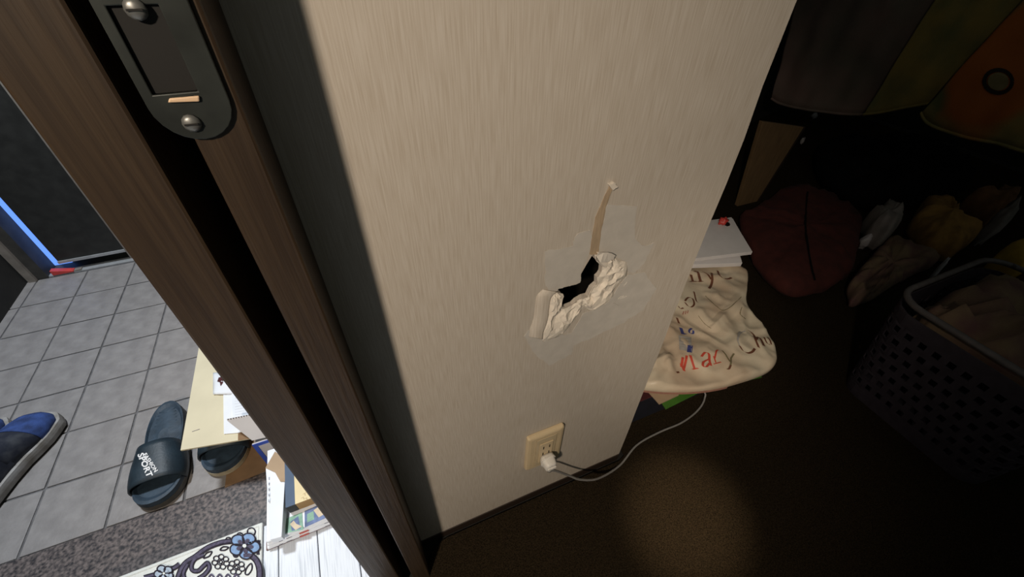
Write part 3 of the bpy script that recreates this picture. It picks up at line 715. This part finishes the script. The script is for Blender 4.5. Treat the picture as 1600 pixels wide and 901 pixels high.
obj('strain_relief', MB().tube([(cx0, -0.028, cz0-0.010), (cx0+0.0005, -0.0285, cz0-0.020), (cx0+0.001, -0.029, cz0-0.027)], [0.0062, 0.0052, 0.0045], 10), 'plug_white', pg, smooth=True)
fz = FZ+0.0045
cp = [(cx0+0.001, -0.029, cz0-0.0275), tuple(W(868, 735, -0.028)), tuple(W(890, 743, -0.03)), tuple(W(908, 749, -0.035)), tuple(P(935, 747, 0.015)), tuple(P(968, 727, fz)), tuple(P(995, 695, fz)), tuple(P(1030, 675, fz)), tuple(P(1065, 660, fz)), tuple(P(1090, 641, fz)), tuple(P(1101, 622, fz+0.01)), tuple(P(1096, 606, fz+0.02)), (0.745, 0.19, FZ+0.012)]
obj('cord', MB().tube(smoothcurve(cp, 8), 0.0024, 8), 'cord_white', pg, smooth=True)

# ================================================================== RUG
r0 = 0.055
pts = []
x0_, y1_ = -0.044, -0.0075
cxr, cyr = x0_+r0, y1_-r0
for k in range(9):
    a = math.pi-math.pi/2*k/8; pts.append(Vector((cxr+r0*math.cos(a), cyr+r0*math.sin(a), FZ-0.0055)))
pts += [Vector((XR, y1_, FZ-0.0055)), Vector((XR+0.02, 0.0, FZ-0.0055)), Vector((XR+0.03, 0.9, FZ-0.0055)), Vector((3.3, 1.8, FZ-0.0055)), Vector((3.3, -1.25, FZ-0.0055)), Vector((x0_, -1.25, FZ-0.0055))]
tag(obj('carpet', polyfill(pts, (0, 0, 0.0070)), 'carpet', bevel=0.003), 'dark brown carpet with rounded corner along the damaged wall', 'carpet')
CZ = FZ+0.0016

# ================================================================== BAG PILE
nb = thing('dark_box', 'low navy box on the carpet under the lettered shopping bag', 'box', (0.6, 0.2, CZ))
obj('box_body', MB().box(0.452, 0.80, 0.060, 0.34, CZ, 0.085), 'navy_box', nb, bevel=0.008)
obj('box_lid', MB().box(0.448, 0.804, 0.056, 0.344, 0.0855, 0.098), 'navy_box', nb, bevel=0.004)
mr = thing('maroon_folder', 'dark red folder on the navy box by the wall edge', 'folder', (0.5, 0.1, 0.0985))
obj('folder_cover', MB().box(0.45, 0.60, 0.052, 0.30, 0.0985, 0.101), 'maroon', mr, bevel=0.001)
gf = thing('green_folder', 'thin green folder sticking out below the shopping bag', 'folder', (0.7, 0.1, 0.1015))
q = [P(1040, 640, 0.103), P(1102, 609, 0.103), P(1190, 590, 0.103), Vector((0.82, 0.24, 0.103)), Vector((0.56, 0.24, 0.103))]
obj('folder_cover', polyfill(q, (0, 0, 0.004)), 'folder_green', gf, bevel=0.001)
ppk = thing('brown_envelope', 'tan paper envelope between the green folder and the shopping bag', 'envelope', (0.6, 0.1, 0.108))
q = [P(1012, 612, 0.1085), P(1030, 632, 0.1085), P(1060, 618, 0.1085), Vector((0.72, 0.22, 0.1085)), Vector((0.52, 0.22, 0.1085))]
obj('sheet', polyfill(q, (0, 0, 0.003)), 'tan_card', ppk)
bz = 0.15
bag = thing('shopping_bag', 'crumpled cream shopping bag with red and brown lettering, lying beside the wall', 'bag', (0.75, 0.15, 0.112))
ol = [P(1165, 417, bz), P(1168, 470, bz), P(1196, 512, bz), P(1214, 545, bz), P(1206, 574, bz), P(1140, 598, bz), P(1075, 607, bz), P(1010, 604, bz), Vector((0.45, 0.10, bz)), Vector((0.50, 0.25, bz)), Vector((0.70, 0.34, bz)), P(1095, 413, bz)]
olc = [Vector(p) for p in smoothcurve([tuple(p) for p in ol], 14, True)]
cen = sum(olc, Vector())/len(olc)
def bagring(s, z, amp):
    out = []
    for p in olc:
        q = cen+(p-cen)*s; q.z = z+amp*(1.0*(1-abs(nz((q.x+0.05*nz(q, 9, 6), q.y, 0), 8, 1))*3)+0.45*(1-abs(nz((q.x, q.y, 0), 19, 4))*2.5)); out.append(q)
    return out
creases = [((1102, 462), (1143, 480), .006), ((1143, 480), (1160, 463), .006), ((1091, 492), (1112, 515), .006), ((1112, 515), (1160, 470), .008), ((1158, 480), (1162, 520), .006), ((1162, 520), (1200, 560), .005), ((1030, 545), (1045, 580), .009), ((1020, 570), (1042, 560), .009), ((1045, 580), (1030, 600), .007), ((1060, 500), (1130, 545), .005), ((1090, 440), (1150, 432), .005), ((1130, 545), (1180, 520), .004), ((1045, 520), (1060, 560), .005)]
creases = [(P(*a, bz), P(*b, bz), h) for a, b, h in creases]
def crease(q):
    h = 0
    for a, b, k in creases:
        ab = b-a; d = Vector((q.x-a.x, q.y-a.y, 0)); t = min(1, max(0, d.dot(ab)/ab.length_squared)); dd = (d-Vector((ab.x, ab.y, 0))*t).length
        h = max(h, k*max(0, 1-dd/0.016))
    return h
rb = [bagring(0.86, 0.1125, 0), bagring(0.96, 0.122, 0.0), bagring(1.0, 0.134, 0.001), bagring(0.999, 0.143, 0.002), bagring(0.985, 0.1475, 0.004)]
for k in range(1, 37):
    rr_ = bagring(0.985-0.0270*k, 0.149+0.008*math.sin(k/36*1.5), 0.0085)
    for q in rr_: q.z += crease(q)
    rb.append(rr_)
bo = obj('bag_body', MB().loft(rb), 'bag_paper', bag, smooth=True)
bpy.context.view_layer.update(); tb = surf_of(bo)
ed = MB(); 
for i in range(70, 102):
    p, q_ = bagring(1.003, 0.130, 0)[i], bagring(1.003, 0.130, 0)[i+1]
    ed.prism([p, q_, q_+Vector((0, 0, 0.006)), p+Vector((0, 0, 0.006))], (0, -0.0006, 0))
obj('red_trim', ed, 'pink_edge', bag)
# lettering of the bag, drawn with a broad nib, then painted crease shade
B1 = lambda x, y: (1010+x/7.51, 400+y/7.51)
B2 = lambda x, y: (1000+x/6.005, 490+y/6.005)
def letters(strokes, m, f, nib=None, wd=None):
    polys = []
    for s_ in strokes:
        c_ = smoothcurve(s_, 7) if len(s_) > 2 else [tuple(Vector(s_[0]).lerp(Vector(s_[1]), k/5)) for k in range(6)]
        for qd in ribbon2d(c_, nib=nib, wd=wd): polys.append([f(*p) for p in qd])
    decal('lettering', polys, tb, m, bag, 0.0016)
letters([[(400, 410), (385, 500)], [(405, 530), (440, 395)], [(470, 392), (510, 515)], [(490, 523), (545, 510)], [(380, 470), (415, 540)]], 'bag_red', B2, (12, 3))
letters([[(340, 553), (365, 550)]], 'bag_brown', B2, (6.5, 7.8))
letters([[(575, 405), (610, 365), (645, 380), (650, 440), (665, 490)], [(645, 430), (595, 455), (590, 490), (620, 500), (650, 465)]], 'bag_red', B2, (11.7, 2.6))
letters([[(690, 400), (710, 460)], [(690, 475), (760, 455)], [(700, 420), (715, 355), (735, 345)]], 'bag_red', B2, (7.8, 2.6))
letters([[(770, 350), (800, 385), (825, 425), (845, 455)], [(880, 375), (850, 420)], [(850, 420), (850, 470), (835, 510), (818, 520)]], 'bag_olive', B2, (7.8, 2.6))
letters([[(815, 522), (835, 515), (850, 480)]], 'bag_brown', B2, (9.1, 3.9))
letters([[(930, 300), (965, 350), (1010, 372), (1050, 360), (1075, 330)]], 'bag_brown', B2, (10.4, 6.5))
letters([[(985, 165), (935, 190), (915, 250), (930, 300)], [(940, 170), (915, 200)]], 'bag_grey', B2, (7.8, 3.9))
letters([[(1010, 155), (1060, 195), (1095, 270), (1115, 320)], [(1085, 250), (1105, 225), (1130, 240), (1160, 305)]], 'bag_brown', B2, (11.7, 5.2))
letters([[(1165, 225), (1190, 280), (1215, 290)], [(1195, 225), (1215, 250), (1230, 290)]], 'bag_brown', B2, (7.8, 3.9))
letters([[(380, 135), (400, 195)], [(395, 195), (425, 190)]], 'bag_blue', B2, (15.6, 3.9))
letters([[(485, 140), (460, 160), (465, 185), (495, 188), (500, 160)]], 'bag_blue', B2, (9.1, 3.9))
letters([[(470, 300), (462, 365)]], 'bag_blue', B2, (23.4, 2.6))
letters([[(420, 215), (425, 350)]], 'bag_grey', B2, (58.5, 10.4))
letters([[(345, 40), (365, 95)]], 'bag_brown', B2, (10.4, 3.9))
letters([[(520, 220), (545, 300)], [(500, 302), (590, 300)], [(560, 185), (600, 190), (635, 300)], [(610, 303), (660, 295)]], 'bag_brown', B1, (15.6, 3.9))
letters([[(660, 185), (720, 220), (760, 280)], [(765, 200), (770, 290), (755, 350), (735, 385)]], 'bag_brown', B1, (14.3, 5.2))
letters([[(835, 175), (855, 225), (905, 265), (960, 270), (995, 255)]], 'bag_brown', B1, (13.0, 6.5))
letters([[(450, 545), (490, 590), (530, 600), (560, 565), (540, 505), (490, 490), (450, 530)]], 'bag_brown', B1, (10.4, 3.9))
letters([[(375, 590), (400, 620), (435, 610)], [(555, 420), (585, 530), (605, 545)]], 'bag_brown', B1, (9.1, 5.2))
letters([[(425, 690), (440, 650)], [(455, 685), (465, 645)], [(480, 675), (490, 640)]], 'pink_edge', B1, (6.5, 2.6))
letters([[(690, 470), (760, 540), (830, 600), (900, 640), (1000, 590), (1110, 480)], [(610, 700), (680, 790), (760, 850)], [(1120, 600), (1100, 680), (1160, 740)]], 'bag_olive', B1, wd=3)  # not letters: olive lines paint the shade along the bag's creases
# white cartons behind the bag on a dark box
db = thing('storage_box', 'dark box on the carpet behind the shopping bag, carrying white cartons', 'box', (0.95, 0.5, CZ))
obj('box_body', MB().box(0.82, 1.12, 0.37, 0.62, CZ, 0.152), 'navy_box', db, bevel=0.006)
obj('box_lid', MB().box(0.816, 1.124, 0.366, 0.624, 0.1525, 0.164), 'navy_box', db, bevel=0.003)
wl = [P(1080, 414, 0.178), P(1160, 410.5, 0.178), P(1161, 403, 0.178)]
lowq = [P(1070, 414, 0.178), P(1160, 410.5, 0.178), P(1140, 345, 0.178), P(1085, 350, 0.178)]
o1 = thing('white_carton', 'flat white carton, lower of the two behind the shopping bag', 'carton', (1.0, 0.4, 0.165), 'flat white cartons')
obj('carton_body', polyfill([Vector((p.x, p.y, 0.1645)) for p in lowq], (0, 0, 0.0135)), 'carton_white', o1, bevel=0.001)
upq = [P(1078, 405, 0.196), P(1176, 393, 0.196), P(1143, 339, 0.196), P(1100, 345, 0.196)]
o2 = thing('white_carton', 'flat white carton, upper of the two, its corner pointing right', 'carton', (1.0, 0.4, 0.185), 'flat white cartons')
obj('carton_body', polyfill([Vector((p.x, p.y, 0.1848)) for p in upq], (0, 0, 0.0110)), 'carton_white', o2, bevel=0.0008)
obj('carton_flap', polyfill([p+Vector((0, 0, 0.0006)) for p in [upq[0].lerp(upq[1], .04), upq[0].lerp(upq[1], .98), upq[2].lerp(upq[1], .06), upq[3].lerp(upq[0], .1)]], (0, 0, 0.0008)), 'carton_white', o2)
rc = P(1130, 347, 0.204)
rt = thing('red_ornament', 'small red ornament with dark tip on the upper white carton', 'ornament', rc)
def blob(c, r, seed, amp=0.25, nu=14, nv=9, flat=1.0):
    rings = []
    for j in range(nv+1):
        a = -math.pi/2+math.pi*(0.02+0.96*j/nv); rings.append([])
        for i in range(nu):
            b = 2*math.pi*i/nu; d = Vector((math.cos(a)*math.cos(b), math.cos(a)*math.sin(b), math.sin(a)))
            k = 1+amp*nz(d, 2.2, seed); rings[-1].append(Vector(c)+Vector((d.x*r[0]*k, d.y*r[1]*k, d.z*r[2]*k)))
    return MB().loft(rings)
obj('petals', blob(rc+Vector((0, 0, 0.004)), (0.016, 0.012, 0.012), 3, 0.8), 'red_plastic', rt, smooth=True)
obj('tip', blob(rc+Vector((0.004, -0.014, 0.0)), (0.008, 0.008, 0.006), 5, 0.3), 'black_cloth', rt, smooth=True)

# ================================================================== DARK CLUTTER
def cushion(name, m, pts, z0, h, seed, label, cat, group=None, amp=0.02, crease=None):
    q = [Vector(p) for p in smoothcurve([tuple(p) for p in pts], 6, True)]
    c_ = sum(q, Vector())/len(q)
    t = thing(name, label, cat, (c_.x, c_.y, z0), group)
    rings = []
    for s, z in ((0.80, 0), (0.97, 0.18), (1.0, 0.42), (0.96, 0.70), (0.84, 0.90), (0.66, 1.0), (0.45, 1.04), (0.22, 1.06), (0.03, 1.06)):
        ring = []
        for p in q:
            v = c_+(p-c_)*s; zz = z0+h*z+(amp*(0.7-2.2*abs(nz((v.x+0.03*nz(v, 12, 2), v.y, 0), 10, seed)))+0.6*amp*(0.5-2*abs(nz((v.x, v.y, 0), 21, seed+3))) if z > 0.3 else 0)
            ring.append(Vector((v.x, v.y, max(zz, z0))))
        rings.append(ring)
    return t, obj('cover', MB().loft(rings), m, t, smooth=True)
fl_ = lambda *L: [P(x, y, CZ+0.06) for x, y in L]
t, o = cushion('floor_cushion', 'dark_red', fl_((1158, 336), (1180, 318), (1225, 292), (1268, 286), (1310, 302), (1348, 332), (1346, 380), (1336, 415), (1300, 440), (1252, 452), (1215, 436), (1182, 398)), CZ, 0.075, 1, 'flat dark red floor cushion right of the white cartons', 'cushion', amp=0.018)
bpy.context.view_layer.update(); tt = surf_of(o)
decal('seam', [[p for p in qd] for qd in ribbon2d(smoothcurve([(1262, 300), (1258, 350), (1264, 400), (1272, 438)], 10), wd=1.6)], tt, 'black_cloth', t, 0.003)
bd = thing('wooden_board', 'brown wooden board standing upright under the hanging grey cloth', 'board', (1.6, 0.78, CZ))
bl_, br_ = W(1140, 335, 0.78), W(1168, 335, 0.78); tl_, tr_ = W(1192, 190, 0.78), W(1256, 199, 0.78)
obj('panel', MB().prism([(1.60, 0.78, CZ), (1.72, 0.78, CZ), (tr_.x, 0.78, tr_.z), (tl_.x, 0.78, tl_.z)], (0, 0.018, 0)), 'wood_board', bd, bevel=0.002)
obj('edge_strip', MB().prism([(1.722, 0.78, CZ), (1.732, 0.78, CZ), (tr_.x+0.012, 0.78, tr_.z), (tr_.x+0.002, 0.78, tr_.z)], (0, 0.018, 0)), 'base_wood', bd)
heap = [('grey_towel', 'grey_cloth', [(1362, 330), (1385, 318), (1412, 322), (1408, 345), (1385, 365), (1365, 352)], 0.12, 'crumpled grey towel between the red cushion and the ochre cloth', 'towel'),
        ('ochre_cloth', 'ochre_cloth', [(1432, 335), (1450, 308), (1478, 308), (1500, 338), (1535, 358), (1500, 385), (1460, 372)], 0.12, 'ochre brown folded cloth behind the laundry basket', 'cloth'),
        ('beige_cloth', 'beige_cloth', [(1330, 440), (1365, 398), (1398, 364), (1440, 380), (1468, 402), (1420, 425), (1370, 455), (1335, 470)], 0.06, 'crumpled beige and rose garment beside the red cushion', 'clothing'),
        ('brown_cloth', 'brown_cloth', [(1508, 305), (1545, 306), (1570, 288), (1592, 300), (1580, 330), (1555, 325)], 0.14, 'crumpled brown cloth at the foot of the floral cloth', 'cloth'),
        ('yellow_cloth', 'yellow_cloth', [(1562, 392), (1580, 384), (1615, 388), (1625, 415), (1595, 414)], 0.16, 'yellow cloth at the right picture edge behind the basket', 'cloth')]
for nm, m_, px_, h_, lb, ct_ in heap:
    cushion(nm, m_, [tuple(q) for q in jag([P(x, y, CZ+h_*0.8) for x, y in px_], 0.006, 2)], CZ, h_, hash(nm) % 1 + len(nm), lb, ct_, amp=0.025)
cushion('red_cloth', 'dark_red', [P(x, y, 0.06) for x, y in ((1575, 440), (1592, 430), (1620, 440), (1620, 470), (1585, 468))], CZ, 0.09, 4, 'dark red cloth below the yellow cloth at the right edge', 'cloth', amp=0.02)
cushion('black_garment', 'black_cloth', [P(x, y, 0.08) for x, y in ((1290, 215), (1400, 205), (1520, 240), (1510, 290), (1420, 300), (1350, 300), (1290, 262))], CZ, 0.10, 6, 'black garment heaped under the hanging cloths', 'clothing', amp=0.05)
for nm, m_, (x, y), r_, z_, lb, ct_ in (('plastic_tag', 'pale_plastic', (1272, 181), 0.022, 0.02, 'small pale plastic tag beside the wooden board top', 'tag'),
                               ('pink_wrapper', 'pink_plastic', (1288, 262), 0.03, 0.03, 'pink wrapper behind the dark red cushion', 'wrapper'),
                               ('tan_wrapper', 'beige_cloth', (1298, 274), 0.03, 0.02, 'tan wrapper beside the pink wrapper', 'wrapper'),
                               ('white_scrap', 'pale_plastic', (1326, 284), 0.018, 0.02, 'small white scrap right of the tan wrapper', 'scrap'),
                               ('silver_scrap', 'pale_plastic', (1254, 220), 0.012, 0.02, 'tiny silver scrap by the wooden board edge', 'scrap'),
                               ('white_ribbon', 'pale_plastic', (1352, 378), 0.022, 0.03, 'short white ribbon on the beige garment edge', 'ribbon'),
                               ('pale_clip', 'pale_plastic', (1485, 286), 0.02, 0.05, 'pale clip on the black garment', 'clip'),
                               ('grey_ribbon', 'grey_cloth', (1556, 350), 0.03, 0.10, 'grey ribbon right of the ochre cloth', 'ribbon'),
                               ('white_button', 'pale_plastic', (1466, 422), 0.010, 0.05, 'tiny white button below the beige garment', 'button')):
    c_ = P(x, y, CZ+z_)
    tag(obj(nm, blob((0, 0, 0), (r_, r_*0.7, z_), len(lb), 0.6, 12, 7), m_, smooth=True, base=None), lb, ct_).location = (c_.x, c_.y, CZ+z_)

# hanging cloths on a rail ------------------------------------------------------
rl = thing('laundry_rail', 'dark laundry rail on two posts behind the hanging cloths', 'rail', (2.24, 0.6, CZ))
obj('bar', MB().tube([(2.24, -0.25, 1.25), (2.24, 1.55, 1.25)], 0.011, 10), 'rail', rl, smooth=True)
for y in (-0.25, 1.55):
    obj('post', MB().tube([(2.24, y, CZ), (2.24, y, 1.262)], 0.012, 10), 'rail', rl, smooth=True)
    obj('foot', MB().box(2.10, 2.38, y-0.015, y+0.015, CZ, CZ+0.02), 'rail', rl)
def hang(name, m, hem, top, X, seed, label, amp=0.018, base=None):
    hemp = [WX(x, y, X) for x, y in hem]; hemc = smoothcurve([tuple(p) for p in hemp], 8)
    t = thing(name, label, 'cloth', (X, sum(p.y for p in hemp)/len(hemp), min(p.z for p in hemp)), 'cloths hanging on the laundry rail')
    def fn(u, v):
        i = u*(len(hemc)-1); k = min(int(i), len(hemc)-2); f = i-k
        y = hemc[k][1]*(1-f)+hemc[k+1][1]*f; z = hemc[k][2]*(1-f)+hemc[k+1][2]*f
        yt = top[0]+(top[1]-top[0])*u
        vv = v
        yy = y*(1-vv)+yt*vv; zz = z+(1.262-z)*vv
        x = X+amp*(nz((yy*1.4, zz*0.5, 0), 6, seed)+0.6*nz((yy, zz*0.7, 0), 15, seed))*(1-0.6*vv)+(2.226-X)*vv**3
        return Vector((x, yy, zz))
    o = obj('cloth_panel', MB().grid(fn, 44, 30), m, t, smooth=True, solid=0.004)
    rings = [[Vector(fn(i/44, 0))+Vector((0.006*math.cos(a)-0.002, 0, 0.006*math.sin(a)+0.004)) for a in [k*math.pi/4 for k in range(8)]] for i in range(45)]
    obj('hem', MB().loft(rings), m, t, smooth=True)
    obj('rail_fold', MB().tube([(2.24, top[0], 1.258), (2.24, top[1], 1.258)], 0.017, 10), m, t, smooth=True)
    return t, o
hang('grey_hanging_cloth', 'quilt_grey', [(1205, 155), (1225, 165), (1290, 176), (1345, 180), (1400, 168)], (1.45, 0.76), 2.20, 1, 'grey and rose patterned cloth hanging beside the wall edge')
hang('yellow_hanging_cloth', 'quilt_yellow', [(1348, 180), (1375, 177), (1410, 170), (1450, 163)], (0.745, 0.42), 2.165, 2, 'yellow green cloth hanging between the grey and the orange cloth')
t, o = hang('orange_hanging_cloth', 'quilt_orange', [(1438, 178), (1450, 195), (1500, 214), (1560, 226), (1620, 244), (1720, 262)], (0.415, -0.2), 2.13, 3, 'orange flowered cloth with dark-ringed round motif, hanging at upper right')
bpy.context.view_layer.update(); th_ = surf_of(o)
ringp = [(1561+22*math.cos(a), 127+18*math.sin(a)) for a in [k*math.pi/12 for k in range(25)]]
decal('ring_motif', [list(qd) for qd in ribbon2d(ringp, wd=3.0)], th_, 'ring_dark', t, 0.004)
decal('ring_centre', [[(1561+17*math.cos(a), 127+14*math.sin(a)) for a in [k*math.pi/8 for k in range(16)]]], th_, 'olive', t, 0.005)

# laundry basket ---------------------------------------------------------------
bk = thing('laundry_basket', 'dark plastic laundry basket with lattice sides, at the right edge', 'basket', (1.3, -0.22, CZ))
bx0, bx1, by0, by1, bh = 1.10, 1.50, -0.40, -0.03, 0.30
r_ = 0.05
def rrect(x0, x1, y0, y1, r, n=5):
    out = []
    for cx_, cy_, a0 in ((x1-r, y1-r, 0), (x0+r, y1-r, 90), (x0+r, y0+r, 180), (x1-r, y0+r, 270)):
        for k in range(n+1):
            a = math.radians(a0+90*k/n); out.append((cx_+r*math.cos(a), cy_+r*math.sin(a)))
    return out
def resample(pts, n):
    L = [0]
    P_ = pts+[pts[0]]
    for a, b in zip(P_[:-1], P_[1:]): L.append(L[-1]+math.dist(a, b))
    out = []
    for i in range(n):
        d = L[-1]*i/n
        k = max(j for j in range(len(L)-1) if L[j] <= d)
        f = (d-L[k])/(L[k+1]-L[k]); out.append((P_[k][0]+(P_[k+1][0]-P_[k][0])*f, P_[k][1]+(P_[k+1][1]-P_[k][1])*f))
    return out
NU, NV = 48, 9
lo = resample(rrect(bx0+0.025, bx1-0.025, by0+0.025, by1-0.025, r_), NU*4)
hi = resample(rrect(bx0, bx1, by0, by1, r_+0.01), NU*4)
def bpt(i, v):
    a, b = lo[int(i) % (NU*4)], hi[int(i) % (NU*4)]; return Vector((a[0]*(1-v)+b[0]*v, a[1]*(1-v)+b[1]*v, CZ+0.004+(bh-0.01)*v))
mb = MB()
for j in range(NV):
    v0, v1 = j/NV, (j+1)/NV; sh = 2 if j % 2 else 0
    va, vb = v0+(v1-v0)*0.25, v0+(v1-v0)*0.78
    for i in range(NU):
        k = i*4+sh
        o8 = [bpt(k, v0), bpt(k+4, v0), bpt(k+4, v1), bpt(k, v1), bpt(k+1, va), bpt(k+3, va), bpt(k+3, vb), bpt(k+1, vb)]
        fs = [(0, 1, 5, 4), (1, 2, 6, 5), (2, 3, 7, 6), (3, 0, 4, 7)]
        if j in (0, NV-1): fs.append((4, 5, 6, 7))
        mb.add(o8, fs)
obj('lattice_side', mb, 'basket_plastic', bk, solid=0.003)
obj('bottom', MB().prism([(x, y, CZ+0.0005) for x, y in rrect(bx0+0.025, bx1-0.025, by0+0.025, by1-0.025, r_)], (0, 0, 0.004)), 'basket_plastic', bk)
rp = [(x, y, bh) for x, y in rrect(bx0, bx1, by0, by1, r_+0.01)]
obj('rim', MB().tube(rp+[rp[0], rp[1]], 0.007, 8), 'basket_rim', bk, smooth=True)
cushion('laundry_heap', 'beige_cloth', [(x, y, 0.25) for x, y in rrect(bx0+0.035, bx1-0.035, by0+0.035, by1-0.035, 0.06, 3)], 0.20, 0.10, 9, 'crumpled laundry filling the dark lattice basket', 'laundry', amp=0.045)
